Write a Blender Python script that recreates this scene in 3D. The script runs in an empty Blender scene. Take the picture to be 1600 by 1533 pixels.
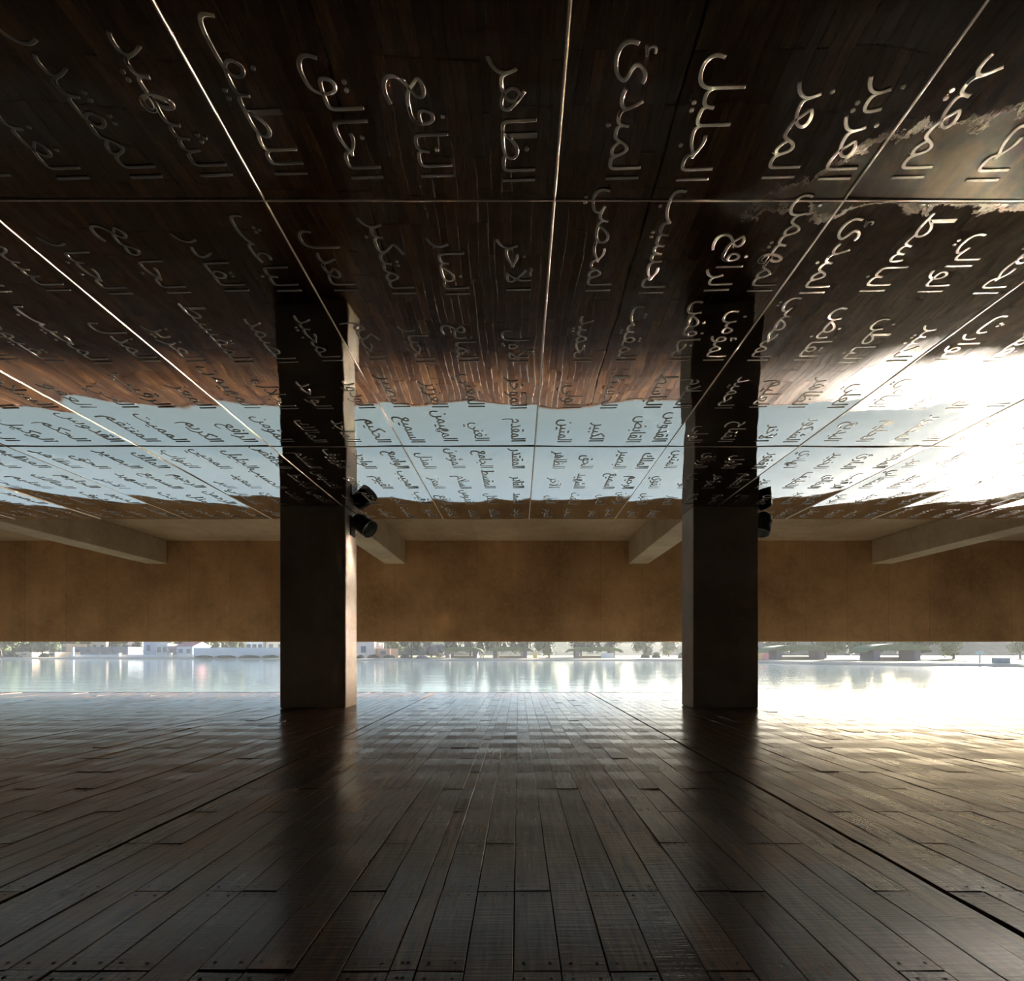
import bpy, math, random
from mathutils import Vector, Matrix, noise
R = random.Random(7)
S = bpy.context.scene
COL = S.collection

# ------------------------------------------------------------------ camera, light, exposure
F, PX, PY = 758.0, 810.0, 1020.0          # focal length and vanishing point in 1600x1533 pixels
EYE = 0.887
cam = bpy.data.cameras.new('camera')
cam.sensor_width = 36.0
cam.sensor_fit = 'HORIZONTAL'
cam.lens = 36.0 * F / 1600.0
cam.shift_x = (800.0 - PX) / 1600.0
cam.shift_y = (PY - 766.5) / 1600.0
cam.clip_end = 2000
cam_o = bpy.data.objects.new('camera', cam)
cam_o.location = (0, 0, EYE)
cam_o.rotation_euler = (math.pi / 2, 0, 0)
COL.objects.link(cam_o)
S.camera = cam_o

SUN = Vector((0.963, 1.0, 0.272)).normalized()
w = bpy.data.worlds.new('world')
S.world = w
w.use_nodes = True
nt = w.node_tree
sky = nt.nodes.new('ShaderNodeTexSky')
sky.sky_type = 'NISHITA'
sky.sun_disc = False
sky.sun_elevation = math.asin(SUN.z)
sky.sun_rotation = math.atan2(SUN.x, SUN.y)
sky.air_density = 0.85
sky.dust_density = 1.6
sky.ozone_density = 2.5
bg = nt.nodes['Background']
nt.links.new(sky.outputs[0], bg.inputs[0])
bg.inputs[1].default_value = 0.42

sl = bpy.data.lights.new('sun', 'SUN')
sl.energy = 48.0
sl.color = (1.0, 0.90, 0.78)
sl.angle = math.radians(3.2)
so = bpy.data.objects.new('sun', sl)
so.rotation_euler = (-SUN).to_track_quat('-Z', 'Y').to_euler()
so.location = SUN * 60
COL.objects.link(so)

vs = S.view_settings
S.display_settings.display_device = 'sRGB'
vs.view_transform = 'Standard'
vs.look = 'None'
vs.gamma = 1.0
vs.use_curve_mapping = False
vs.exposure = -0.46
cy = S.cycles
cy.max_bounces = 14
cy.diffuse_bounces = 6
cy.glossy_bounces = 8
cy.transparent_max_bounces = 8
cy.volume_bounces = 1
cy.caustics_reflective = True
cy.blur_glossy = 0.0
cy.use_adaptive_sampling = False
cy.sample_clamp_indirect = 0.0
cy.use_denoising = True

# ------------------------------------------------------------------ helpers
def P(px, py, Y):
    """the point seen at pixel (px, py) at distance Y"""
    return Vector(((px - PX) * Y / F, Y, EYE + (PY - py) * Y / F))

def link(o, parent=None):
    COL.objects.link(o)
    if parent is not None:
        o.parent = parent
    return o

def tag(o, label=None, cat=None, group=None, kind=None):
    if label: o['label'] = label
    if cat: o['category'] = cat
    if group: o['group'] = group
    if kind: o['kind'] = kind
    return o

def empty(name, loc, label, cat, group=None, rz=0.0):
    o = bpy.data.objects.new(name, None)
    o.empty_display_size = 0.1
    o.location = loc
    o.rotation_euler = (0, 0, rz)
    link(o)
    return tag(o, label, cat, group)

class MB:
    """collects shapes and links them as one mesh object"""
    def __init__(self):
        self.v, self.f, self.m, self.sm = [], [], [], []
    def add(self, vs_, fs, mi=0, smooth=False):
        b = len(self.v)
        self.v += [tuple(p) for p in vs_]
        for q in fs:
            self.f.append(tuple(b + i for i in q)); self.m.append(mi); self.sm.append(smooth)
    def box(self, x0, x1, y0, y1, z0, z1, mi=0, bev=0.0):
        if bev <= 0:
            self.add([(x0,y0,z0),(x1,y0,z0),(x1,y1,z0),(x0,y1,z0),(x0,y0,z1),(x1,y0,z1),(x1,y1,z1),(x0,y1,z1)],
                     [(3,2,1,0),(4,5,6,7),(0,1,5,4),(1,2,6,5),(2,3,7,6),(3,0,4,7)], mi)
            return
        b = bev
        rings = []
        for z, i in ((z0, b), (z0 + b, 0), (z1 - b, 0), (z1, b)):
            a0, a1, c0, c1 = x0 + i, x1 - i, y0 + i, y1 - i
            k = b if i == 0 else 0
            rings.append([(a0+k,c0,z),(a1-k,c0,z),(a1,c0+k,z),(a1,c1-k,z),(a1-k,c1,z),(a0+k,c1,z),(a0,c1-k,z),(a0,c0+k,z)])
        vs_ = [p for r in rings for p in r]
        fs = [tuple(range(7, -1, -1)), tuple(24 + i for i in range(8))]
        for r in range(3):
            for i in range(8):
                j = (i + 1) % 8
                fs.append((r*8+i, r*8+j, r*8+8+j, r*8+8+i))
        self.add(vs_, fs, mi)
    def lathe(self, prof, M, n=32, mi=0, smooth=True, close=False):
        """prof: list of (radius, height) along local z"""
        vs_, fs = [], []
        for r, h in prof:
            for k in range(n):
                a = 2 * math.pi * k / n
                vs_.append(M @ Vector((r * math.cos(a), r * math.sin(a), h)))
        for i in range(len(prof) - 1):
            for k in range(n):
                j = (k + 1) % n
                fs.append((i*n+k, i*n+j, (i+1)*n+j, (i+1)*n+k))
        self.add(vs_, fs, mi, smooth)
        if close:
            self.add(vs_[:n], [tuple(range(n-1, -1, -1))], mi)
            self.add(vs_[-n:], [tuple(range(n))], mi)
    def tube(self, pts, rad, n=8, mi=0):
        vs_, fs = [], []
        pts = [Vector(p) for p in pts]
        rads = rad if isinstance(rad, (list, tuple)) else [rad] * len(pts)
        for i, p in enumerate(pts):
            d = (pts[min(i+1, len(pts)-1)] - pts[max(i-1, 0)]).normalized()
            a = d.orthogonal().normalized()
            if i and abs(d.z) < 0.99:
                a = d.cross(Vector((0,0,1))).normalized()
            c = d.cross(a)
            for k in range(n):
                t = 2 * math.pi * k / n
                vs_.append(p + (a * math.cos(t) + c * math.sin(t)) * rads[i])
        for i in range(len(pts) - 1):
            for k in range(n):
                j = (k + 1) % n
                fs.append((i*n+k, i*n+j, (i+1)*n+j, (i+1)*n+k))
        fs.append(tuple(range(n-1, -1, -1))); fs.append(tuple((len(pts)-1)*n + k for k in range(n)))
        self.add(vs_, fs, mi, True)
    def mesh(self, name, mats):
        me = bpy.data.meshes.new(name)
        me.from_pydata(self.v, [], self.f)
        for m in (mats if isinstance(mats, (list, tuple)) else [mats]):
            me.materials.append(m)
        me.polygons.foreach_set('material_index', self.m)
        me.polygons.foreach_set('use_smooth', self.sm)
        me.update()
        return me
    def build(self, name, mats, parent=None, loc=None):
        o = bpy.data.objects.new(name, self.mesh(name, mats))
        if loc is not None: o.location = loc
        return link(o, parent)

# ------------------------------------------------------------------ materials
class NT:
    def __init__(self, name):
        self.m = bpy.data.materials.new(name)
        self.m.use_nodes = True
        self.t = self.m.node_tree
        self.b = self.t.nodes['Principled BSDF']
        self.out = self.t.nodes['Material Output']
    def n(self, typ, **kw):
        x = self.t.nodes.new('ShaderNode' + typ)
        for k, v in kw.items():
            if k.startswith('_'):
                setattr(x, k[1:], v)
            else:
                key = k.replace('__', ' ')
                s = x.inputs[int(key[1:])] if key[0] == 'i' and key[1:].isdigit() else x.inputs[key]
                if isinstance(v, bpy.types.NodeSocket):
                    self.t.links.new(v, s)
                else:
                    s.default_value = v
        return x
    def set(self, **kw):
        for k, v in kw.items():
            s = self.b.inputs[k.replace('__', ' ')]
            if isinstance(v, bpy.types.NodeSocket):
                self.t.links.new(v, s)
            else:
                s.default_value = v
        return self
    def coords(self, scale=(1, 1, 1), kind='Object'):
        c = self.n('TexCoord')
        mp = self.n('Mapping', Vector=c.outputs[kind], Scale=scale)
        return mp.outputs[0]
    def world(self, scale=(1, 1, 1)):
        c = self.n('NewGeometry')
        mp = self.n('Mapping', Vector=c.outputs['Position'], Scale=scale)
        return mp.outputs[0]
    def noise(self, vec, scale, detail=4, rough=0.55, dist=0.0):
        return self.n('TexNoise', Vector=vec, Scale=scale, Detail=detail, Roughness=rough, Distortion=dist).outputs[0]
    def ramp(self, fac, stops, interp='LINEAR'):
        x = self.n('ValToRGB', Fac=fac)
        x.color_ramp.interpolation = interp
        el = x.color_ramp.elements
        while len(el) < len(stops): el.new(0.5)
        for e, (p, c) in zip(el, stops):
            e.position = p
            e.color = (c, c, c, 1) if isinstance(c, (int, float)) else (*c, 1)
        return x.outputs[0]
    def mix(self, fac, a, b, blend='MIX'):
        x = self.t.nodes.new('ShaderNodeMix')
        x.data_type = 'RGBA'; x.blend_type = blend
        for s, v in ((x.inputs[0], fac), (x.inputs[6], a), (x.inputs[7], b)):
            if isinstance(v, bpy.types.NodeSocket): self.t.links.new(v, s)
            else: s.default_value = v if not isinstance(v, tuple) else (*v, 1)
        return x.outputs[2]
    def math(self, op, a, b=0.0, c=0.0):
        x = self.n('Math'); x.operation = op
        for s, v in zip(x.inputs, (a, b, c)):
            if isinstance(v, bpy.types.NodeSocket): self.t.links.new(v, s)
            else: s.default_value = v
        return x.outputs[0]
    def bump(self, h, strength=0.3, dist=0.01):
        x = self.n('Bump', Height=h, Strength=strength, Distance=dist)
        self.t.links.new(x.outputs[0], self.b.inputs['Normal'])
        return self

def plain(name, col, rough=0.6, metal=0.0, var=0.15, scale=3.0):
    k = NT(name)
    nz = k.noise(k.coords(), scale)
    c = k.mix(nz, tuple(x * (1 - var) for x in col), tuple(min(1, x * (1 + var)) for x in col))
    k.set(Base__Color=c, Roughness=rough, Metallic=metal)
    return k.m

def mat_concrete(name, a, b, seams=True, scale=1.0):
    k = NT(name)
    v = k.world()
    big = k.noise(v, 0.55 * scale, 5, 0.6)
    fine = k.noise(v, 9 * scale, 6, 0.7)
    streak = k.noise(k.world((1.0, 1.0, 0.22)), 1.2, 5, 0.65, 0.8)
    c = k.mix(k.ramp(big, [(0.35, 0.0), (0.62, 1.0)]), a, b)
    mid = k.noise(v, 2.3 * scale, 5, 0.7, 1.2)
    c = k.mix(k.math('MULTIPLY', k.ramp(mid, [(0.48, 0.0), (0.75, 1.0)]), 0.4), c, tuple(x * 0.66 for x in a))
    c = k.mix(k.math('MULTIPLY', k.ramp(streak, [(0.5, 0.0), (0.8, 1.0)]), 0.4), c, tuple(x * 0.55 for x in a))
    c = k.mix(k.math('MULTIPLY', k.ramp(fine, [(0.5, 0.0), (0.72, 1.0)]), 0.35), c, tuple(min(1, x * 1.25) for x in b))
    pits = k.ramp(k.noise(v, 26 * scale, 2, 0.5), [(0.24, 1.0), (0.3, 0.0)])
    c = k.mix(k.math('MULTIPLY', pits, 0.7), c, tuple(x * 0.3 for x in a))
    h = k.math('ADD', k.math('MULTIPLY', fine, 0.5), k.math('MULTIPLY', pits, -0.6))
    if seams:                                        # board marks of the formwork
        br = k.n('TexBrick', Vector=k.n('Mapping', Vector=k.n('NewGeometry').outputs['Position'], Rotation=(math.pi / 2, 0, 0)).outputs[0],
                 Scale=1.0, Mortar__Size=0.012, Mortar__Smooth=0.3, Brick__Width=1.17, Row__Height=60.0, Bias=0.0)
        br.offset = 0.5
        br.inputs['Color1'].default_value = (0.92, 0.92, 0.92, 1)
        br.inputs['Color2'].default_value = (1, 1, 1, 1)
        br.inputs['Mortar'].default_value = (0.78, 0.78, 0.78, 1)
        c = k.mix(1.0, c, br.outputs[0], 'MULTIPLY')
    k.set(Base__Color=c, Roughness=0.85)
    k.bump(h, 0.35, 0.01)
    return k.m

def mat_mirror():
    k = NT('dark mirror metal')
    g = k.world()
    sep = k.n('SeparateXYZ', Vector=g)
    x, y = sep.outputs[0], sep.outputs[1]
    fine = k.noise(k.world((7, 1.2, 7)), 2.4, 4, 0.6, 0.4)
    # tarnish that creeps out of the cross seam on the right
    edge = k.noise(g, 2.6, 7, 0.68, 0.25)
    edge2 = k.noise(g, 0.75, 3, 0.6)
    dy = k.math('ABSOLUTE', k.math('SUBTRACT', y, 2.53))
    xr = k.n('MapRange', Value=x, i1=1.15, i2=3.6, i3=0.0, i4=1.0).outputs[0]
    near = k.n('MapRange', Value=y, i1=2.53, i2=2.50, i3=0.16, i4=1.3).outputs[0]
    reach = k.math('MULTIPLY', xr, near)
    t = k.math('SUBTRACT', k.math('ADD', reach, k.math('MULTIPLY', k.math('SUBTRACT', edge, 0.5), 0.75)), dy)
    t = k.math('ADD', t, k.math('MULTIPLY', k.math('SUBTRACT', edge2, 0.55), k.math('MULTIPLY', xr, 0.8)))
    right = k.n('MapRange', Value=x, i1=0.9, i2=1.6, i3=0.0, i4=1.0).outputs[0]
    back = k.n('MapRange', Value=y, i1=3.3, i2=3.0, i3=0.0, i4=1.0).outputs[0]
    gate = k.math('MULTIPLY', right, back)
    mask = k.math('MULTIPLY', k.n('MapRange', Value=t, i1=0.0, i2=0.03, i3=0.0, i4=1.0).outputs[0], gate)
    rim = k.math('MULTIPLY', k.ramp(k.math('ADD', k.math('MULTIPLY', t, 1.0), 0.5), [(0.48, 0.0), (0.505, 1.0), (0.54, 0.0)]), gate)
    cloud = k.noise(k.world((2.2, 0.9, 1)), 2.2, 6, 0.65, 0.6)
    stain = k.ramp(cloud, [(0.3, (0.06, 0.05, 0.035)), (0.47, (0.16, 0.135, 0.09)), (0.58, (0.36, 0.26, 0.14)), (0.68, (0.26, 0.29, 0.27))])
    scr = k.ramp(k.noise(k.world((3.2, 16, 1)), 5, 3, 0.6), [(0.66, 0.0), (0.74, 1.0)])
    base = k.mix(k.math('MULTIPLY', scr, 0.15), (0.54, 0.535, 0.53), (0.64, 0.61, 0.55))
    c = k.mix(mask, base, stain)
    c = k.mix(rim, c, (0.85, 0.66, 0.46))
    rough = k.math('ADD', k.math('MULTIPLY', mask, 0.2), k.math('MULTIPLY', rim, 0.2))
    rough = k.math('ADD', rough, k.math('MULTIPLY', k.ramp(fine, [(0.4, 0.0), (0.8, 1.0)]), 0.03))
    metal = k.math('SUBTRACT', 1.0, k.math('MAXIMUM', k.math('MULTIPLY', mask, 0.25), k.math('MULTIPLY', rim, 0.7)))
    k.set(Base__Color=c, Roughness=k.math('ADD', rough, 0.015), Metallic=metal)
    k.bump(fine, 0.05, 0.002)
    return k.m

def mat_wood():
    k = NT('worn dark deck wood')
    geo = k.n('NewGeometry')
    rnd = geo.outputs['Random Per Island']
    off = k.n('CombineXYZ', X=k.math('MULTIPLY', rnd, 37.0), Y=k.math('MULTIPLY', rnd, 91.0), Z=0.0)
    pos = k.n('VectorMath', i0=geo.outputs['Position'], i1=off.outputs[0]).outputs[0]
    grain = k.noise(k.n('Mapping', Vector=pos, Scale=(9, 0.7, 1)).outputs[0], 5, 6, 0.65, 0.5)
    saw = k.noise(k.n('Mapping', Vector=pos, Scale=(0.8, 22, 1)).outputs[0], 4, 3, 0.6)
    blot = k.noise(k.world(), 1.3, 5, 0.65)
    c1 = k.ramp(rnd, [(0.0, (0.11, 0.043, 0.019)), (0.3, (0.25, 0.113, 0.046)), (0.6, (0.175, 0.085, 0.042)), (0.85, (0.43, 0.205, 0.075)), (1.0, (0.135, 0.086, 0.051))])
    c = k.mix(k.ramp(grain, [(0.35, 0.0), (0.7, 1.0)]), c1, (0.045, 0.026, 0.017))
    c = k.mix(k.math('MULTIPLY', k.ramp(blot, [(0.45, 0.0), (0.7, 1.0)]), 0.5), c, (0.12, 0.085, 0.055))
    scars = k.ramp(k.noise(k.n('Mapping', Vector=pos, Scale=(1.6, 30, 1)).outputs[0], 3, 2, 0.5), [(0.68, 0.0), (0.73, 1.0)])
    gate = k.ramp(k.noise(pos, 1.1, 2, 0.5), [(0.55, 0.0), (0.65, 1.0)])
    scar = k.math('MULTIPLY', scars, gate)
    c = k.mix(k.math('MULTIPLY', scar, 0.7), c, (0.012, 0.009, 0.007))
    r = k.math('ADD', k.math('MULTIPLY', blot, 0.22), k.math('MULTIPLY', grain, 0.22))
    r = k.math('ADD', r, k.math('MULTIPLY', rnd, 0.10))
    k.set(Base__Color=c, Roughness=k.math('ADD', r, 0.05), Specular__IOR__Level=0.25, Coat__Weight=1.0, Coat__Roughness=0.20, Coat__IOR=1.37)
    h = k.math('ADD', k.math('MULTIPLY', grain, 0.6), k.math('MULTIPLY', saw, 1.3))
    h = k.math('SUBTRACT', h, k.math('MULTIPLY', scar, 0.8))
    k.bump(h, 0.5, 0.0055)
    return k.m

def mat_water():
    k = NT('lake water')
    rip = k.noise(k.world((0.55, 1.9, 1)), 1.3, 4, 0.6)
    rip2 = k.noise(k.world((0.25, 1.0, 1)), 0.35, 2, 0.5)
    k.set(Base__Color=(0.22, 0.30, 0.33, 1), Roughness=0.075, IOR=1.33)
    k.bump(k.math('ADD', rip, k.math('MULTIPLY', rip2, 2.0)), 0.35, 0.02)
    return k.m

def mat_ground():
    k = NT('far bank earth and grass')
    v = k.world()
    a = k.noise(v, 0.18, 5, 0.6)
    c = k.ramp(a, [(0.3, (0.13, 0.17, 0.06)), (0.5, (0.22, 0.22, 0.09)), (0.62, (0.36, 0.29, 0.16)), (0.75, (0.16, 0.19, 0.07))])
    k.set(Base__Color=c, Roughness=0.95)
    return k.m

def mat_leaf(name, a, b):
    k = NT(name)
    rnd = k.n('NewGeometry').outputs['Random Per Island']
    nz = k.noise(k.coords(), 0.9)
    c = k.mix(rnd, a, b)
    c = k.mix(k.math('MULTIPLY', nz, 0.5), c, tuple(x * 0.6 for x in a))
    k.set(Base__Color=c, Roughness=0.7)
    return k.m

M_PILLAR = mat_concrete('smooth pillar concrete', (0.40, 0.33, 0.25), (0.52, 0.435, 0.335), seams=False)
M_GIRDER = mat_concrete('ochre girder concrete', (0.28, 0.155, 0.060), (0.46, 0.275, 0.120))
M_BEAM = mat_concrete('beam concrete', (0.33, 0.22, 0.115), (0.45, 0.32, 0.18), seams=False)
M_SLAB = mat_concrete('slab concrete', (0.28, 0.165, 0.075), (0.40, 0.25, 0.125))
M_WALL = mat_concrete('added wall concrete', (0.20, 0.215, 0.235), (0.27, 0.285, 0.305))
M_MIRROR = mat_mirror()
M_EDGE = plain('bare panel edge', (0.62, 0.50, 0.37), 0.4, 0.25)
M_LETTER = plain('etched letter metal', (0.34, 0.28, 0.21), 0.42, 0.75, 0.08)
M_WOOD = mat_wood()
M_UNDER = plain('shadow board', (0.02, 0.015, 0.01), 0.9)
M_NAIL = plain('rusty nail', (0.012, 0.009, 0.008), 0.6, 0.5)
M_WATER = mat_water()
M_GROUND = mat_ground()
M_BANK = plain('pale bank stone', (0.52, 0.44, 0.33), 0.9)
M_BLACK = plain('black lamp enamel', (0.012, 0.012, 0.014), 0.38)
M_LAMPIN = plain('lamp reflector grey', (0.42, 0.42, 0.38), 0.3, 0.5)
M_DARKM = plain('dark bracket steel', (0.05, 0.045, 0.045), 0.45, 0.6)
M_GLASS = NT('lamp glass').set(Base__Color=(0.9, 0.95, 0.95, 1), Roughness=0.05, Transmission__Weight=1.0, IOR=1.45).m

# ------------------------------------------------------------------ measurements
H = 2.344                       # mirror height above the eye
ZC = EYE + H                    # underside of the mirror panels
ZS = 4.077                      # underside of the slab
YG0, YG1 = 13.8, 14.05          # the girder over the water
DECK = 10.85                    # front edge of the deck
WATER = -0.35
XS, PITCH, ROWLEN = 0.186, 1.5, 2.995
YROW = (2.51, 5.505, 8.50)

# ------------------------------------------------------------------ floor
def build_floor():
    m = MB()
    y0 = 1.353 - 0.453 * 16
    xs = []
    x = -25.0
    while x < 25.0:
        wd = R.choice([0.131, 0.134, 0.134, 0.137])
        gap = 0.0032
        if abs(x + 1.99) < 0.067: gap = 0.022
        if abs(x - 1.40) < 0.067: gap = 0.026
        if abs(x + 0.36) < 0.067: wd = 0.075
        xs.append((x, x + wd - gap)); x += wd
    nl = int((DECK - y0) / 0.453) + 1
    for (a, b) in xs:
        far = abs((a + b) / 2) > 9
        i = -R.randint(0, 4)
        while i < nl:
            n = R.choice([1, 1, 1, 2, 2, 2, 3, 4]) if not far else R.choice([6, 8, 10])
            s = max(y0 + 0.453 * i, y0) + 0.0032
            e = min(y0 + 0.453 * (i + n), DECK) - 0.0032
            i += n
            if e - s < 0.05: continue
            c = 0.0016
            ys = [s]
            if not far and e > -1:
                g0 = y0 + 0.453 * (i - n)
                for q in range(1, 2 * n):
                    yy = g0 + 0.2265 * q
                    if s + 0.03 < yy < e - 0.03: ys.append(yy)
            ys.append(e)
            up = R.uniform(0.001, 0.004) if R.random() < 0.12 and a > -4.5 else 0.0
            tilt = R.uniform(-0.0010, 0.0010)
            zl = []
            for q, yy in enumerate(ys):
                onj = q in (0, len(ys) - 1)
                z = R.uniform(-0.0034, 0.0008) if onj else (R.uniform(-0.0010, 0.0022) if q % 2 else R.uniform(-0.0034, -0.0014))
                zl.append((z + up + tilt, z + up - tilt + R.uniform(-.0006, .0006)))
            dz = [zl[0][0], zl[0][1], zl[-1][0], zl[-1][1]]
            vv, f = [], []
            for yy, (za, zb) in zip(ys, zl):
                vv += [(a, yy, -0.032), (a, yy, za - c), (a + c, yy, za), (b - c, yy, zb), (b, yy, zb - c), (b, yy, -0.032)]
            for q in range(len(ys) - 1):
                for t in range(5):
                    f.append((q*6+t, q*6+t+1, q*6+t+7, q*6+t+6)[::-1])
            L6 = (len(ys) - 1) * 6
            f.append((0, 1, 2, 3, 4, 5)); f.append(tuple(L6 + t for t in (5, 4, 3, 2, 1, 0)))
            m.add(vv, f, 0)
            if a > -4 and b < 5:
                yy = s
                for (yn) in (s + 0.03, e - 0.03):
                    if -1 < yn < 5:
                        for xn in (a + 0.028, b - 0.028):
                            rr = 0.0055
                            m.add([(xn + rr*math.cos(t*math.pi/3), yn + rr*math.sin(t*math.pi/3), 0.0008 + max(dz)) for t in range(6)], [tuple(range(6))], 2)
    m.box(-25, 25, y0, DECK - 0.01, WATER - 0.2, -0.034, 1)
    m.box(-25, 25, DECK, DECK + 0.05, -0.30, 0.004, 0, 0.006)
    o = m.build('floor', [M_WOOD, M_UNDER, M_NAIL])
    tag(o, 'dark worn plank deck running out to the lake', 'floor', kind='structure')
build_floor()

# ------------------------------------------------------------------ slab, beams, girder, added walls that keep daylight out
m = MB(); m.box(-25, 25, -7, YG0, ZS, ZS + 0.3)
tag(m.build('ceiling', M_SLAB), 'ochre concrete slab above the mirror panels', 'ceiling', kind='structure')
for nm, b in (('wall_back_added', (-25, 25, -7.3, -7)), ('wall_left_added', (-25.302, -25.002, -7.3, YG0)), ('wall_right_added', (25.002, 25.302, -7.3, YG0))):  # unseen walls, added so no daylight enters from the back and sides
    m = MB(); m.box(*b, -0.4, ZS + 0.3)
    tag(m.build(nm, M_WALL), 'added unseen concrete wall blocking daylight from the hall', 'wall', kind='structure')
m = MB(); m.box(-25, 25, YG0 + 0.002, YG1, 1.197, ZS + 0.3, 0, 0.02)
tag(m.build('concrete_girder', M_GIRDER), 'deep ochre concrete girder spanning the whole opening above the lake', 'girder')
for xa, xb, lab in ((-3.80, -3.22, 'concrete ceiling beam just right of the sunlit pillar'),
                    (3.13, 3.70, 'concrete ceiling beam just left of the dark right pillar'),
                    (-10.58, -10.0, 'concrete ceiling beam at the far left running to the girder'),
                    (10.05, 10.63, 'concrete ceiling beam at the far right running to the girder')):
    m = MB(); m.box(xa, xb, -6.9, YG0, 3.417, ZS, 0, 0.012)
    tag(m.build('concrete_beam', M_BEAM), lab, 'beam', 'concrete ceiling beams')

# ------------------------------------------------------------------ pillars and floodlights
PY0, PY1 = 7.725, 8.262
PIL = ((-3.80, -2.752), (2.782, 3.822))
for (a, b), lab in zip(PIL, ('left square concrete pillar with a sunlit right side',
                             'right square concrete pillar in shadow with a grey left side')):
    m = MB(); m.box(a, b, PY0, PY1, 0.003, ZC - 0.004, 0, 0.012)
    tag(m.build('concrete_pillar', M_PILLAR), lab, 'pillar', 'concrete pillars')

def floodlight(x, z, axis, label):
    y = 8.02
    root = empty('floodlight', (x, y, z), label, 'floodlight', 'black floodlights on the pillars')
    m = MB(); m.box(0.002, 0.022, -0.10, 0.10, -0.19, 0.13, 0, 0.004)
    m.build('mounting_plate', M_DARKM, root)
    ax = Vector(axis).normalized()
    c = Vector((0.20, 0, 0.0))
    M = Matrix.Translation(c) @ ax.to_track_quat('Z', 'Y').to_matrix().to_4x4()
    m = MB()
    m.lathe([(0.02, -0.20), (0.09, -0.195), (0.125, -0.16), (0.135, -0.10), (0.14, 0.0), (0.152, 0.01), (0.155, 0.15), (0.147, 0.152), (0.142, 0.02)], M, 40)
    m.lathe([(0.0005, -0.2), (0.02, -0.2)], M, 40)
    for q in range(3):
        m.lathe([(0.136, -0.08 + q*0.025), (0.146, -0.078 + q*0.025), (0.146, -0.072 + q*0.025), (0.136, -0.07 + q*0.025)], M, 40)
    m.build('housing', M_BLACK, root)
    m = MB(); m.lathe([(0.141, 0.142), (0.135, 0.06), (0.11, -0.02), (0.05, -0.06), (0.0005, -0.065)], M, 40)
    m.build('reflector', M_LAMPIN, root)
    m = MB(); m.lathe([(0.0005, 0.052), (0.133, 0.052), (0.133, 0.058), (0.0005, 0.058)], M, 40)
    m.build('lens', M_GLASS, root)
    m = MB()
    side = ax.cross(Vector((1, 0, 0))).normalized()
    for s in (-1, 1):
        m.tube([(0.022, s*0.07, 0.02), (0.07, s*0.165, 0.02), c + side * 0.165 * s - ax * 0.03], 0.012)
        m.tube([c + side * 0.18 * s - ax * 0.03, c + side * 0.135 * s - ax * 0.03], 0.024, 12)
    m.build('yoke_bracket', M_DARKM, root)
    m = MB(); m.tube([(0.02, 0.05, -0.14), (0.06, 0.05, -0.16), (0.10, 0.03, -0.08), c - ax * 0.19], 0.007)
    m.build('cable', M_BLACK, root)
floodlight(PIL[0][1], 3.0, (0.74, -0.28, -0.55), 'black floodlight near the top of the sunlit left pillar, aimed right')
floodlight(PIL[1][1], 3.0, (-0.30, -0.15, -0.93), 'black floodlight half hidden behind the right pillar, aimed down')

# ------------------------------------------------------------------ the engraved names
NAMES = ('الرحمن الرحيم الملك القدوس السلام المؤمن المهيمن العزيز الجبار المتكبر الخالق البارئ المصور الغفار القهار الوهاب الرزاق '
         'الفتاح العليم القابض الباسط الخافض الرافع المعز المذل السميع البصير الحكم العدل اللطيف الخبير الحليم العظيم الغفور الشكور '
         'العلي الكبير الحفيظ المقيت الحسيب الجليل الكريم الرقيب المجيب الواسع الحكيم الودود المجيد الباعث الشهيد الحق الوكيل القوي '
         'المتين الولي الحميد المحصي المبدئ المعيد المحيي المميت الحي القيوم الواجد الماجد الواحد الصمد القادر المقتدر المقدم المؤخر '
         'الأول الآخر الظاهر الباطن الوالي المتعالي البر التواب المنتقم العفو الرؤوف المالك الجلال المقسط الجامع الغني المغني المانع الضار '
         'النافع النور الهادي البديع الباقي الوارث الرشيد الصبور').split()
_two = {'ا': 0xFE8D, 'أ': 0xFE83, 'إ': 0xFE87, 'آ': 0xFE81, 'د': 0xFEA9, 'ذ': 0xFEAB, 'ر': 0xFEAD, 'ز': 0xFEAF, 'و': 0xFEED, 'ؤ': 0xFE85, 'ى': 0xFEEF, 'ة': 0xFE93}
_four = {'ب': 0xFE8F, 'ت': 0xFE95, 'ث': 0xFE99, 'ج': 0xFE9D, 'ح': 0xFEA1, 'خ': 0xFEA5, 'س': 0xFEB1, 'ش': 0xFEB5, 'ص': 0xFEB9, 'ض': 0xFEBD,
         'ط': 0xFEC1, 'ظ': 0xFEC5, 'ع': 0xFEC9, 'غ': 0xFECD, 'ف': 0xFED1, 'ق': 0xFED5, 'ك': 0xFED9, 'ل': 0xFEDD, 'م': 0xFEE1, 'ن': 0xFEE5,
         'ه': 0xFEE9, 'ي': 0xFEF1, 'ئ': 0xFE89}
_lamalif = {'ا': 0xFEFB, 'أ': 0xFEF7, 'إ': 0xFEF9, 'آ': 0xFEF5}
def shape_word(s):
    out, i, prev = [], 0, False
    while i < len(s):
        ch = s[i]
        if ch == 'ل' and i + 1 < len(s) and s[i+1] in _lamalif:
            out.append(chr(_lamalif[s[i+1]] + (1 if prev else 0))); prev = False; i += 2; continue
        nxt = i + 1 < len(s)
        if ch in _two:
            out.append(chr(_two[ch] + (1 if prev else 0))); prev = False
        else:
            b = _four[ch]
            out.append(chr(b + (3 if prev and nxt else 1 if prev else 2 if nxt else 0))); prev = nxt
        i += 1
    return ''.join(reversed(out))

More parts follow.
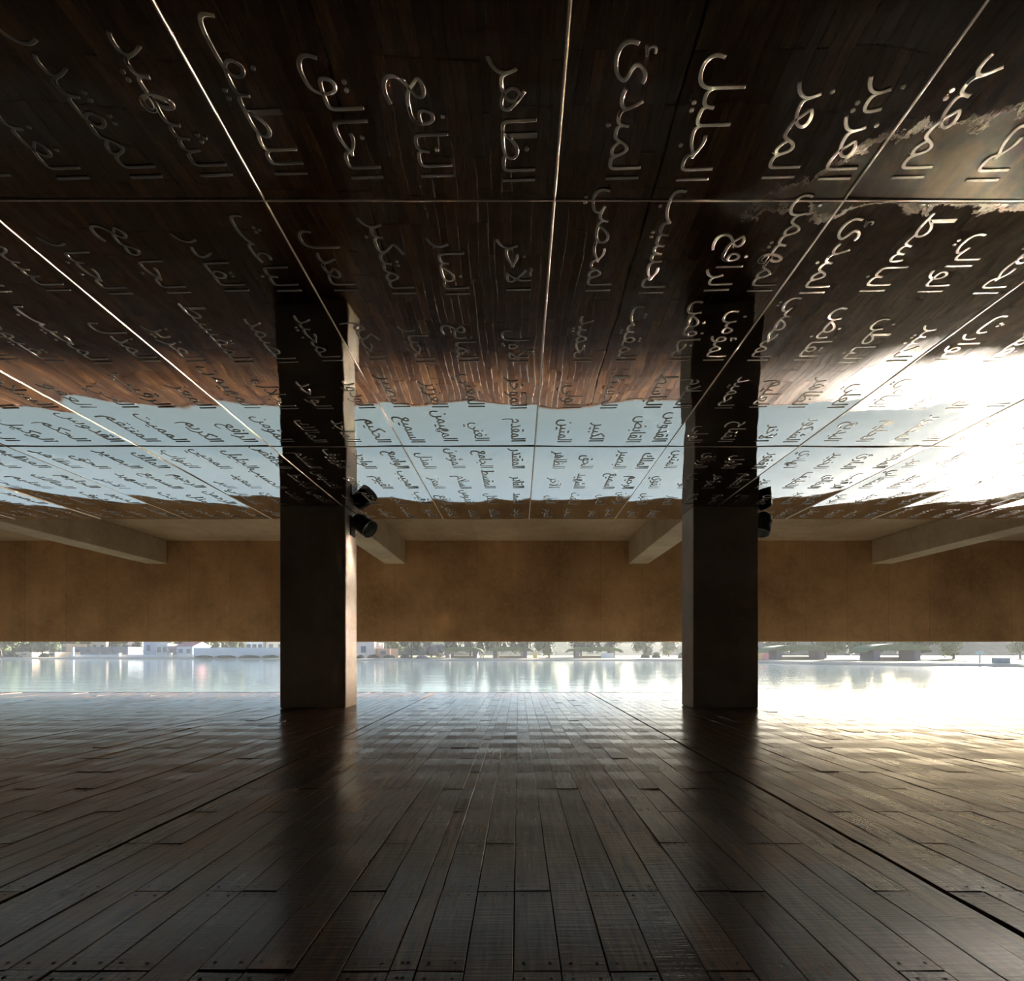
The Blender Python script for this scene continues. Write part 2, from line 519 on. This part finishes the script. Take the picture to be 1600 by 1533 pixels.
_words = {}
def word_mesh(name):
    if name in _words: return _words[name]
    cu = bpy.data.curves.new('engraved_word', 'FONT')
    cu.body = shape_word(name)
    cu.resolution_u = 3
    cu.extrude = 0.010
    cu.bevel_depth = 0.010
    cu.bevel_resolution = 0
    cu.offset = -0.014
    o = bpy.data.objects.new('engraved_word', cu)
    COL.objects.link(o)
    dg = bpy.context.evaluated_depsgraph_get()
    me = bpy.data.meshes.new_from_object(o.evaluated_get(dg))
    bpy.data.objects.remove(o); bpy.data.curves.remove(cu)
    xm = max((v.co.x for v in me.vertices), default=0)
    L = 0.0
    for v in me.vertices:
        x, y, z = v.co
        v.co = (y * 0.225, (x - xm) * 0.212, -z * 0.13)
        L = max(L, -v.co.y)
    me.materials.clear(); me.materials.append(M_LETTER)
    me.update()
    _words[name] = (me, L)
    return _words[name]

IX = {n: i for i, n in enumerate(NAMES)}
BASE = {   # name in the farthest row of the middle panels, column by column
    -5: ('القوي', 'الباسط', 'المقسط', 'الغفور'), -4: ('الباطن', 'الوكيل', 'الحكم', 'القدوس'), -3: ('المنتقم', 'المميت', 'الكريم', 'الرافع'),
    -2: ('المؤمن', 'المالك', 'الماجد', 'الحكيم'), -1: ('السميع', 'المهيمن', 'الغني', 'المقدم'), 0: ('المتين', 'الكبير', 'القابض', 'القدوس'),
    1: ('الولي', 'الفتاح', 'الآخر', 'الشكور'), 2: ('البديع', 'الحليم', 'المصور', 'الواسع'), 3: ('التواب', 'الصمد', 'الجليل', 'العليم'),
    4: ('الرزاق', 'المحيي', 'الضار', 'العزيز'), 5: ('المجيب', 'الباقي', 'العفو', 'اللطيف')}
FAR0 = {0: ('الظاهر', 'الحق', 'البصير', 'الملك')}
def name_at(j, row, c, r):
    """row 0 near, 1 middle, 2 far; r counts from the far end of a panel"""
    b = BASE[(j + 5) % 11 - 5]
    if row == 2 and j in FAR0:
        return NAMES[(IX[FAR0[j][c]] - (3 - r)) % len(NAMES)]
    k = IX[b[c]] + {2: -4, 1: 0, 0: 4, -1: 8}[row] + r
    return NAMES[k % len(NAMES)]

COLOFF = {-1: (0.124, 0.49, 0.837, 1.235), 0: (0.244, 0.593, 1.01, 1.29)}
def ceiling_panel(j, row, words, label):
    x0, x1 = XS + PITCH * j, XS + PITCH * (j + 1)
    y1 = YROW[row] if row >= 0 else YROW[0] - ROWLEN
    y0 = y1 - ROWLEN
    rr = random.Random(j * 31 + row * 977)
    g, c = 0.0022, 0.006
    nx, ny = 24, 44
    pil = rr.uniform(0.0015, 0.004) * (1.2 if row == 2 else 1.0)
    tx, ty = rr.uniform(-0.0022, 0.0022), rr.uniform(-0.0015, 0.0015)
    if row == 2: tx, ty = tx * 2.6, ty * 2.0
    bow = rr.uniform(0.7, 1.3) * (0.0062 if row == 2 else 0.003)
    sx, sy = rr.uniform(0, 50), rr.uniform(0, 50)
    xc, yc = (x0 + x1) / 2, (y0 + y1) / 2
    def dz(x, y):
        u, v = (x - xc) / (PITCH / 2), (y - yc) / (ROWLEN / 2)
        z = pil * (1 - u*u) * (1 - v*v) * -1 + tx * (x - xc) + ty * (y - yc) - bow * (1 - u*u)
        z += 0.0034 * noise.noise(Vector((x * 1.1 + sx, y * 0.8 + sy, 0.3)))
        z += 0.0015 * noise.noise(Vector((x * 3.1 + sx, y * 2.4 - sy, 1.3)))
        return z
    m = MB()
    ax0, ax1, ay0, ay1 = x0 + g + c, x1 - g - c, y0 + g + c, y1 - g - c
    vs_ = []
    for b in range(ny + 1):
        for a in range(nx + 1):
            x = ax0 + (ax1 - ax0) * a / nx; y = ay0 + (ay1 - ay0) * b / ny
            vs_.append((x - xc, y - yc, dz(x, y)))
    W = nx + 1
    m.add(vs_, [(b*W+a, (b+1)*W+a, (b+1)*W+a+1, b*W+a+1) for b in range(ny) for a in range(nx)], 0, True)
    ring = [a for a in range(W)] + [b*W+nx for b in range(1, ny+1)] + [ny*W+a for a in range(nx-1, -1, -1)] + [b*W for b in range(ny-1, 0, -1)]
    def outp(p, zz):
        x, y, z = p
        X = x + (-c if x < -PITCH/2 + g + c + 1e-6 else c if x > PITCH/2 - g - c - 1e-6 else 0)
        Y = y + (-c if y < -ROWLEN/2 + g + c + 1e-6 else c if y > ROWLEN/2 - g - c - 1e-6 else 0)
        return (X, Y, z + zz)
    n = len(ring)
    r0 = [vs_[i] for i in ring]; r1 = [outp(p, 0.005) for p in r0]; r2 = [(p[0], p[1], 0.03) for p in r1]
    m.add(r0 + r1 + r2, [(i, i+n, (i+1) % n + n, (i+1) % n) for i in range(n)] + [(i+n, i+2*n, (i+1) % n + 2*n, (i+1) % n + n) for i in range(n)], 1)
    m.add(r2, [tuple(range(n))], 1)
    o = m.build('ceiling_panel', [M_MIRROR, M_EDGE], None, (xc, yc, ZC))
    tag(o, label, 'ceiling panel', 'mirror ceiling panels')
    if not words: return
    offs = COLOFF.get(j, None)
    for cc in range(4):
        for r in range(4):
            me, L = word_mesh(name_at(j, row, cc, r))
            ox = (offs[cc] if offs else 0.17 + 0.365 * cc + rr.uniform(-0.03, 0.03))
            X = x0 + ox
            Y = y1 - 0.12 - 0.745 * r + rr.uniform(-0.02, 0.02)
            if row == 2 and Y > PY0 - 0.02 and Y - L < PY1 + 0.02 and any(X + 0.19 > a - 0.02 and X - 0.1 < b + 0.02 for a, b in PIL):
                continue
            wo = bpy.data.objects.new('engraved_word', me)
            wo.location = (X - xc, Y - yc, dz(X, Y - L/2) - 0.0005)
            link(wo, o)

M_SEAM = plain('seam strip metal', (0.66, 0.52, 0.38), 0.36, 0.7, 0.08)
def seam(n, a, b, label):
    m = MB()
    d = (Vector(b) - Vector(a)).normalized(); sd = Vector((-d.y, d.x, 0))
    prof = [(-.005, .008), (-.005, -.003), (-.003, -.0068), (.003, -.0068), (.005, -.003), (.005, .008)]
    vs_ = [Vector(p) + sd * u + Vector((0, 0, h)) for p in (a, b) for u, h in prof]
    m.add(vs_, [(i, i + 1, i + 7, i + 6) for i in range(5)])
    tag(m.build('trim_%d' % n, M_SEAM), label, 'trim', kind='structure')
_n = 1
for yy in YROW[:2]:
    seam(_n, (XS - 10.5, yy, ZC), (XS + 10.5, yy, ZC), 'bright cross seam strip between two rows of mirror panels'); _n += 1
for j in range(-6, 7):
    seam(_n, (XS + j * PITCH, -0.48, ZC), (XS + j * PITCH, YROW[2], ZC), 'bright lengthwise seam strip between mirror panels'); _n += 1

ORD = ('first', 'second', 'third', 'fourth', 'fifth', 'sixth', 'seventh', 'eighth', 'ninth')
ROWN = {2: 'far', 1: 'middle', 0: 'near', -1: 'rearmost'}
for row, js in ((2, range(-7, 7)), (1, range(-6, 5)), (0, range(-4, 4)), (-1, range(-2, 2))):
    for j in js:
        side, k = ('right', j) if j >= 0 else ('left', -j - 1)
        extra = ''
        if row == 0 and j in (1, 2): extra = ', tarnished'
        lab = 'mirror ceiling panel of engraved names, %s row, %s to %s of centre seam%s' % (ROWN[row], ORD[k], side, extra)
        ceiling_panel(j, row, row >= 0, lab)

# ------------------------------------------------------------------ lake and far bank
def build_water():
    m = MB(); m.add([(-400, DECK + 0.05, WATER), (400, DECK + 0.05, WATER), (400, 400, WATER), (-400, 400, WATER)], [(0, 1, 2, 3)])
    tag(m.build('lake_water', M_WATER), 'calm pale lake water beyond the deck', 'lake', kind='structure')
build_water()
SHORE = [(-300, 118), (-150, 106), (-100, 96), (-72, 95), (-46, 93), (-27, 79), (0, 76), (18, 75), (26, 70), (28.7, 58), (36.6, 47), (42.7, 41), (60, 36), (120, 33), (300, 33)]
def build_bank():
    m = MB()
    n = len(SHORE)
    def offp(d, z):
        out = []
        for i, (x, y) in enumerate(SHORE):
            a = Vector(SHORE[max(i-1, 0)]); b = Vector(SHORE[min(i+1, n-1)])
            t = (b - a).normalized()
            nn = Vector((-t.y, t.x))
            if nn.y < 0: nn = -nn
            out.append((x + nn.x * d, y + nn.y * d, z))
        return out
    rows = [offp(0, WATER - 0.3), offp(0.15, WATER + 0.12), offp(0.9, -0.08), offp(1.6, -0.02)]
    vs_ = [p for r in rows for p in r]
    m.add(vs_, [(k*n+i, k*n+i+1, (k+1)*n+i+1, (k+1)*n+i) for k in range(3) for i in range(n-1)], 1)
    last = rows[-1]
    back = [(x, max(y, 80) + 260, -0.02) for x, y, z in last]
    m.add(last + back, [(i, i+1, n+i+1, n+i) for i in range(n-1)], 0)
    tag(m.build('bank', [M_GROUND, M_BANK]), 'grassy far bank with a pale stone edge', 'bank', kind='structure')
    # the wooded hill behind
    m = MB()
    nx, ny = 90, 24
    vs_ = []
    for b in range(ny + 1):
        for a in range(nx + 1):
            x = -330 + 660 * a / nx; y = 158 + 190 * b / ny
            v = b / ny
            hgt = 16 * max(0.0, min(1.0, (-x + 10) / 80)) + 8 + 14 * max(0.0, min(1.0, (x - 50) / 60))
            z = hgt * (1 - math.exp(-5.0 * v)) * (0.8 + 0.35 * noise.noise(Vector((x * 0.02, y * 0.03, 2)))) + 1.6 * v * noise.noise(Vector((x * 0.12, y * 0.1, 7))) - 0.1
            vs_.append((x, y, z))
    W = nx + 1
    m.add(vs_, [(b*W+a, b*W+a+1, (b+1)*W+a+1, (b+1)*W+a) for b in range(ny) for a in range(nx)], 0, True)
    k = NT('wooded hillside')
    c = k.ramp(k.noise(k.world(), 0.22, 7, 0.7), [(0.3, (0.022, 0.042, 0.03)), (0.5, (0.045, 0.075, 0.045)), (0.65, (0.09, 0.11, 0.06)), (0.75, (0.035, 0.06, 0.04))])
    k.set(Base__Color=c, Roughness=0.95)
    k.bump(k.noise(k.world(), 0.7, 6, 0.7), 1.0, 1.2)
    tag(m.build('hill', k.m), 'wooded hill rising behind the far bank', 'hill', kind='structure')
    return
build_bank()

# --- trees
def leaf_mesh(seed, rx, rz, z0, n, mat, size, blobs=7):
    rr = random.Random(seed)
    m = MB()
    cen = [Vector((rr.uniform(-.6, .6) * rx, rr.uniform(-.6, .6) * rx, z0 + rz * rr.uniform(0.25, 1.6))) for _ in range(blobs)]
    for i in range(n):
        c = rr.choice(cen)
        d = Vector((rr.gauss(0, 1), rr.gauss(0, 1), rr.gauss(0, 1))).normalized()
        p = c + Vector((d.x * rx * .5, d.y * rx * .5, d.z * rz * .5)) * rr.uniform(0.55, 1.0)
        t = Vector((rr.gauss(0, 1), rr.gauss(0, 1), rr.gauss(0, 1))).normalized()
        u = d.cross(t).normalized() * size * rr.uniform(.8, 1.7); v = (d.cross(u).normalized() + d * rr.uniform(-.5, .5)) * size * rr.uniform(.6, 1.2)
        m.add([p - u, p - v * .6, p + u, p + v * .8], [(0, 1, 2, 3)])
    for c in cen:                                   # dense hearts of the crown
        M = Matrix.Translation(c)
        prof = []
        for q in range(7):
            a = -math.pi/2 + math.pi * q / 6
            prof.append((max(0.01, rx * .30 * math.cos(a)) * rr.uniform(.85, 1.1), rz * .32 * math.sin(a)))
        m.lathe(prof, M, 10)
    return m.mesh('foliage', mat)
def trunk_mesh(seed, h, r, mat, rx):
    rr = random.Random(seed)
    m = MB()
    m.tube([(0, 0, -0.1), (rr.uniform(-.05, .05), 0, h * .5), (rr.uniform(-.15, .15), 0, h)], [r * 1.3, r, r * .8], 8)
    for q in range(4):
        a = q * 1.6 + rr.uniform(-.3, .3)
        m.tube([(0, 0, h * .7), (math.cos(a) * rx * .25, math.sin(a) * rx * .25, h * 1.15), (math.cos(a) * rx * .5, math.sin(a) * rx * .5, h * 1.7)], [r * .7, r * .45, r * .25], 6)
    return m.mesh('trunk', mat)
M_BARK = plain('bark', (0.10, 0.075, 0.06), 0.9)
M_LDARK = mat_leaf('dark green leaves', (0.022, 0.042, 0.022), (0.06, 0.09, 0.036))
M_LGREEN = mat_leaf('mid green leaves', (0.05, 0.085, 0.033), (0.12, 0.155, 0.055))
M_LPALE = mat_leaf('pale willow leaves', (0.13, 0.17, 0.09), (0.23, 0.26, 0.14))
M_LGREY = mat_leaf('lavender grey leaves', (0.22, 0.22, 0.25), (0.33, 0.33, 0.37))
TREE = {
    'dark': (leaf_mesh(1, 2.3, 2.6, 1.0, 1500, M_LDARK, .16, 9), trunk_mesh(1, 1.3, .13, M_BARK, 2.3)),
    'green': (leaf_mesh(2, 2.6, 2.9, 1.0, 1500, M_LGREEN, .17, 9), trunk_mesh(2, 1.4, .14, M_BARK, 2.6)),
    'pale': (leaf_mesh(3, 2.4, 2.7, 0.3, 1500, M_LPALE, .16, 9), trunk_mesh(3, 1.1, .12, M_BARK, 2.4)),
    'grey': (leaf_mesh(4, 2.0, 1.9, 0.3, 1300, M_LGREY, .14, 8), trunk_mesh(4, 0.9, .10, M_BARK, 2.0)),
    'round': (leaf_mesh(5, 1.7, 2.2, 1.0, 1400, M_LDARK, .14, 8), trunk_mesh(5, 1.4, .12, M_BARK, 1.7))}
def tree(kind, px, Y, sc, label, z=0.0):
    root = empty('lakeside_tree', ((px - PX) * Y / F, Y, z), label, 'tree', 'trees on the far bank', R.uniform(0, 6.28))
    root.scale = (sc, sc, sc)
    fo, tr = TREE[kind]
    link(bpy.data.objects.new('foliage', fo), root); link(bpy.data.objects.new('trunk', tr), root)
tree('round', 643, 84, 1.25, 'dark round tree with a forked trunk by the water, left of the shelters')
tree('grey', 674, 94, 1.3, 'lavender grey tree right of the dark round one', -0.75)
tree('green', 618, 104, 1.2, 'green tree just behind the orange-pink low house')
tree('dark', 708, 97, 1.25, 'dark tree behind the left end of the first grassy shelter')
tree('dark', 735, 104, 1.3, 'dark tree behind the right end of the first grassy shelter')
tree('dark', 778, 96, 1.35, 'dark tree behind the left end of the second grassy shelter')
tree('dark', 815, 104, 1.2, 'dark tree behind the right end of the second grassy shelter')
tree('pale', 858, 92, 1.25, 'pale willow-like tree between the second and third shelters')
tree('dark', 908, 94, 1.15, 'dark tree behind the left part of the third shelter')
tree('dark', 950, 100, 1.2, 'dark tree behind the right part of the third shelter')
tree('pale', 1010, 97, 1.1, 'pale tree in the haze left of the right pillar')
tree('pale', 1045, 104, 1.2, 'hazy pale tree touching the right pillar')
tree('green', 1215, 80, 1.0, 'hazy tree just right of the right pillar')
tree('green', 1290, 78, 1.05, 'hazy tree at the right end of the fourth shelter')
tree('green', 1345, 68, 0.95, 'hazy tree behind the left end of the fifth shelter')
tree('green', 1432, 71, 0.95, 'hazy tree behind the right end of the fifth shelter')
tree('pale', 1490, 72, 1.2, 'pale hazy tree left of the small lake sign')
tree('green', 1594, 78, 0.9, 'hazy green tree at the right edge of the view')
tree('green', 2, 106, 1.2, 'green tree at the left edge of the view')
tree('dark', 48, 112, 1.1, 'dark tree near the left edge among the houses')
tree('green', 66, 104, 1.0, 'bushy green tree reaching down to the left shore')
tree('dark', 108, 136, 1.3, 'dark tree among the hillside houses, above the bank rail')
tree('green', 255, 128, 1.0, 'green tree beside the blue-and-red house')
tree('dark', 322, 121, 1.5, 'dark tree behind the left part of the long white wall')
tree('green', 372, 130, 1.5, 'green tree behind the middle of the long white wall')

tree('dark', 134, 150, 1.5, 'dark tree left of the high sunlit peach house')
tree('green', 180, 133, 1.1, 'green tree right of the high sunlit peach house')
tree('dark', 214, 139, 0.9, 'dark tree in front of the wide grey-lilac building')
tree('dark', 247, 147, 1.2, 'dark tree above the small white-grey house')
tree('dark', 276, 140, 1.3, 'dark tree behind the blue house with red posts')
tree('green', 305, 150, 1.6, 'green tree just above the left end of the white wall')
tree('dark', 352, 148, 1.6, 'tall dark tree far behind the middle of the white wall')
tree('green', 20, 128, 1.5, 'green tree behind the low peach hut at far left')

def shrub(px, Y, w_, h_, label, mat=M_LDARK, seed=9):
    m = MB()
    rr = random.Random(seed + int(px))
    for i in range(260):
        a = rr.uniform(0, 6.28); e = rr.uniform(0, 1.5)
        k = rr.uniform(.8, 1.05)
        p = Vector((math.cos(a) * math.cos(e) * w_ / 2 * k, math.sin(a) * math.cos(e) * min(w_ / 2, .6) * k, math.sin(e) * h_ * k))
        s = 0.10
        u = Vector((rr.gauss(0, 1), rr.gauss(0, 1), rr.gauss(0, 1))).normalized() * s; v = u.orthogonal().normalized() * s
        m.add([p - u, p - v, p + u, p + v], [(0, 1, 2, 3)])
    prof = [(w_ / 2 * .9 * math.cos(q * math.pi / 12) + .005, h_ * .92 * math.sin(q * math.pi / 12)) for q in range(7)]
    m.lathe(prof, Matrix.Diagonal((1, min(1, 1.1 / w_), 1, 1)), 14)
    o = m.build('shrub', mat, None, ((px - PX) * Y / F, Y, -0.03))
    tag(o, label, 'shrub', 'shrubs on the far bank')
shrub(583, 82, 2.0, 0.55, 'low dark hedge in front of the pale pink house')
shrub(607, 82, 2.2, 0.5, 'low dark hedge in front of the orange-pink house')
shrub(633, 82, 1.8, 0.55, 'low dark hedge just left of the round tree trunk')
shrub(659, 79.2, 2.0, 0.45, 'low grey-blue bush at the waterline right of the round tree', M_LGREY)
shrub(563, 80.5, 1.2, 0.5, 'dark bush at the water beside the sunlit pillar')
shrub(1008, 84, 1.5, 0.8, 'small bush on the hazy bank right of the third shelter', M_LGREEN)
shrub(1026, 85, 1.7, 0.95, 'second small bush on the hazy bank right of the third shelter', M_LGREEN)
shrub(1072, 80, 3.0, 1.2, 'wide hazy bush half hidden by the right pillar', M_LGREEN)
shrub(70, 99, 2.4, 0.8, 'dark bush low on the left shore')
shrub(18, 99, 4.0, 0.7, 'long dark bush at the left edge of the shore')
shrub(318, 94.2, 3.6, 0.35, 'grassy tuft below the left end of the white wall', M_LGREEN)
shrub(352, 94.2, 4.2, 0.35, 'grassy tuft below the middle of the white wall', M_LGREEN)
shrub(390, 94.2, 4.2, 0.42, 'grassy tuft below the right half of the white wall', M_LGREEN)
shrub(424, 94.2, 3.8, 0.42, 'grassy tuft below the right end of the white wall', M_LGREEN)

# --- picnic shelters with arched turf roofs
M_TURF = plain('turf roof', (0.17, 0.20, 0.09), 0.95, 0, 0.3, 2)
M_POST = plain('mauve stone post', (0.27, 0.23, 0.25), 0.9)
M_BENCH = plain('tan low wall', (0.5, 0.38, 0.25), 0.9)
def shelter(px0, px1, Y, label):
    xa, xb = (px0 - PX) * Y / F, (px1 - PX) * Y / F
    wd = xb - xa
    root = empty('picnic_shelter', ((xa + xb) / 2, Y, -0.02), label, 'shelter', 'arched picnic shelters on the far bank')
    m = MB()
    n = 20
    top, bot = [], []
    for i in range(n + 1):
        t = -1 + 2 * i / n
        z = 1.55 * math.sqrt(max(0, 1 - (abs(t) ** 2.6))) * .62 + .98
        z = max(z, .98)
        top.append((t * wd / 2, z)); bot.append((t * wd / 2, min(z - .02, 1.18)))
    vs_ = []
    for y in (-1.6, 1.6):
        vs_ += [(x, y, z) for x, z in top] + [(x, y, z) for x, z in bot]
    q = n + 1
    f = []
    for i in range(n):
        f += [(i, 2*q+i, 2*q+i+1, i+1), (q+i, q+i+1, 3*q+i+1, 3*q+i), (i, i+1, q+i+1, q+i), (2*q+i, 3*q+i, 3*q+i+1, 2*q+i+1)]
    m.add(vs_, f)
    m.build('turf_roof', M_TURF, root)
    for s in (-1, 1):
        m = MB(); m.box(s * wd * .31 - .38, s * wd * .31 + .38, -1.2, 1.2, 0, 1.2, 0, .02); m.build('post', M_POST, root)
    m = MB(); m.box(-wd * .28, wd * .28, 0.9, 1.2, 0, .38, 0, .02); m.build('low_wall', M_BENCH, root)
shelter(688, 756, 86, 'first arched turf-roofed shelter, nearest the round tree')
shelter(760, 834, 86, 'second arched turf-roofed shelter, at the middle of the far bank')
shelter(884, 972, 85, 'third arched turf-roofed shelter, with a white panel inside')
shelter(1190, 1296, 66, 'fourth hazy shelter, just right of the right pillar')
shelter(1340, 1440, 58, 'fifth hazy shelter, farthest right on the bank')

# --- houses, walls and small things
def house(px0, px1, ytop, Y, col, label, z0=-0.05, roof=None, wins=2, name='lakeside_house', depth=6.0, group='houses across the lake'):
    xa, xb = (px0 - PX) * Y / F, (px1 - PX) * Y / F
    zt = EYE + (PY - ytop) * Y / F
    root = empty(name, ((xa + xb) / 2, Y, z0), label, 'house', group)
    wd, hh = xb - xa, zt - z0
    m = MB(); m.box(-wd/2, wd/2, 0, depth, 0, hh, 0, .01)
    m.build('wall', plain('render', col, .85, 0, .08), root)
    if roof:
        m = MB(); e = .25
        m.add([(-wd/2-e, -e, hh), (wd/2+e, -e, hh), (wd/2+e, depth+e, hh), (-wd/2-e, depth+e, hh), (-wd/2-e, depth/2, hh + 1.1), (wd/2+e, depth/2, hh + 1.1)],
              [(0, 1, 5, 4), (2, 3, 4, 5), (0, 4, 3), (1, 2, 5), (3, 2, 1, 0)])
        m.build('roof', plain('roof tiles', roof, .85), root)
    for i in range(wins):
        c = -wd/2 + wd * (i + .5) / wins
        w2 = min(.45, wd * .28 / wins * 1.4)
        m = MB(); m.box(c - w2, c + w2, -.05, -.002, hh * .35, hh * .75)
        fr = m.build('window', plain('window dark', (.10, .13, .17), .2), root)
        m = MB(); m.box(c - w2 * 1.1, c + w2 * 1.1, -.09, -.052, hh * .31, hh * .35); m.build('sill', plain('sill', (.6, .58, .54), .8), fr)
    return root
house(551, 585, 1003.5, 85, (.80, .66, .58), 'pale pink flat house beside the sunlit pillar', wins=1)
house(588, 609, 1013.5, 86, (.72, .44, .32), 'low orange-pink house with one dark window', wins=1)
house(384, 411, 1000, 108, (.75, .76, .78), 'white house behind the right half of the long wall', wins=3, roof=(.5, .52, .55))
house(416, 446, 1000, 108, (.74, .64, .55), 'cream house behind the right end of the long wall', wins=2, roof=(.8, .8, .8))
house(142, 166, 1002, 140, (.85, .66, .52), 'sunlit peach house high on the left hillside', wins=2)
house(112, 200, 1011, 118, (.22, .26, .32), 'long slate-blue shed above the bank rail', wins=5)
house(86, 104, 1006, 125, (.60, .42, .28), 'small tan house among the left hillside trees', wins=2)
house(38, 58, 1000, 140, (.66, .66, .66), 'grey-white house at the upper left of the hillside', wins=2, roof=(.4, .3, .26))
house(24, 50, 1019, 105, (.75, .56, .42), 'low peach hut near the left shore', wins=1)
house(76, 86, 1019, 103, (.78, .58, .42), 'tiny peach hut right of the bushy left tree', wins=1)
house(224, 240, 1002, 116, (.42, .50, .66), 'narrow pale blue house with a red panel, mid hillside', wins=1, roof=(.5, .2, .16))
house(244, 262, 1006, 112, (.60, .62, .64), 'small white-grey house right of the narrow blue one', wins=2)
house(262, 276, 1009, 110, (.42, .30, .34), 'small maroon house left of the blue-and-red house', wins=1)
house(276, 301, 1010, 108, (.40, .50, .68), 'blue house with red posts touching the white wall', wins=2, roof=(.45, .2, .2))
house(168, 222, 1003, 150, (.45, .47, .55), 'wide grey-lilac building high in the middle of the hillside', wins=4)

def thingbox(name, px0, px1, ytop, ybot, Y, col, label, cat, depth=.4, rail=False):
    xa, xb = (px0 - PX) * Y / F, (px1 - PX) * Y / F
    zt, zb = EYE + (PY - ytop) * Y / F, EYE + (PY - ybot) * Y / F
    m = MB(); m.box(xa, xb, Y, Y + depth, min(zb, -.02), zt, 0, .01)
    cap = .06
    m.box(xa - .03, xb + .03, Y - .03, Y + depth + .03, zt, zt + cap, 0, .008)
    return tag(m.build(name, plain(name, col, .85, 0, .06)), label, cat)
thingbox('boundary_wall', 302, 447, 1012.5, 1028, 95.5, (.58, .60, .62), 'long pale grey wall along the left far shore', 'wall')
thingbox('bank_parapet', 108, 301, 1023.5, 1026, 97.5, (.68, .66, .66), 'low white parapet left of the long grey wall', 'parapet', .2)
thingbox('bollard', 264, 267.5, 1021, 1028, 96.5, (.85, .72, .5), 'cream bollard on the white parapet near the blue house', 'bollard', .4)
thingbox('bollard', 184, 187, 1021, 1028, 96.5, (.85, .75, .62), 'cream bollard below the slate-blue shed', 'bollard', .4)
thingbox('bollard', 112, 114.5, 1012, 1028, 96.6, (.6, .62, .66), 'tall pale post at the left end of the parapet', 'post', .3)
thingbox('marker_post', 701.5, 703.5, 1023, 1029.5, 79.5, (.85, .74, .6), 'cream marker post below the first shelter', 'post', .2)
thingbox('marker_post', 750.5, 752.5, 1022, 1029, 80, (.85, .62, .45), 'left cream post of the pair between first and second shelters', 'post', .2)
thingbox('marker_post', 753.8, 755.6, 1022, 1029, 80, (.85, .62, .45), 'right cream post of the pair between first and second shelters', 'post', .2)
thingbox('marker_post', 777, 779.5, 1020.5, 1029, 80, (.80, .58, .28), 'ochre post at the left leg of the second shelter', 'post', .2)
thingbox('kiosk', 833, 839, 1021, 1027.5, 80, (.85, .62, .25), 'small yellow kiosk right of the second shelter', 'kiosk', .5)
thingbox('kiosk', 1184, 1191, 1021, 1030, 62, (.85, .55, .25), 'orange kiosk touching the right pillar', 'kiosk', .5)
thingbox('kiosk', 1194, 1201, 1021, 1030, 62, (.80, .38, .36), 'red-pink kiosk right of the orange one', 'kiosk', .5)
thingbox('notice_board', 939, 959, 1021, 1027, 83, (.78, .78, .80), 'white panel standing inside the third shelter', 'board', .1)
thingbox('storage_box', 1563, 1579, 1029, 1040.5, 43.5, (.26, .31, .37), 'blue-grey box by the water at far right', 'box', .8)
def sign():
    Y = 45.5
    root = empty('lake_sign', ((1531 - PX) * Y / F, Y, -.03), 'small pale blue sign on a post by the right shore', 'sign')
    m = MB(); m.tube([(0, 0, 0), (0, 0, .75)], .06); m.box(-.25, .25, -.2, .2, 0, .06); m.build('post', plain('sign post', (.45, .38, .3), .8), root)
    m = MB(); m.box(-.33, .33, -.05, .05, .75, 1.05, 0, .01); m.build('sign_panel', plain('sign blue', (.38, .50, .55), .6), root)
sign()

# ------------------------------------------------------------------ morning haze over the lake
def build_haze():
    m = MB(); m.box(-260, 260, 15.5, 101, WATER + 0.02, 32)
    k = NT('morning haze')
    k.t.nodes.remove(k.b)
    v = k.n('VolumeScatter', Color=(0.95, 0.97, 1.0, 1), Density=HAZE, Anisotropy=0.2)
    k.t.links.new(v.outputs[0], k.out.inputs['Volume'])
    o = m.build('haze', k.m)
    tag(o, 'thin morning haze hanging over the lake', 'haze', kind='stuff')
HAZE = 0.0006
build_haze()
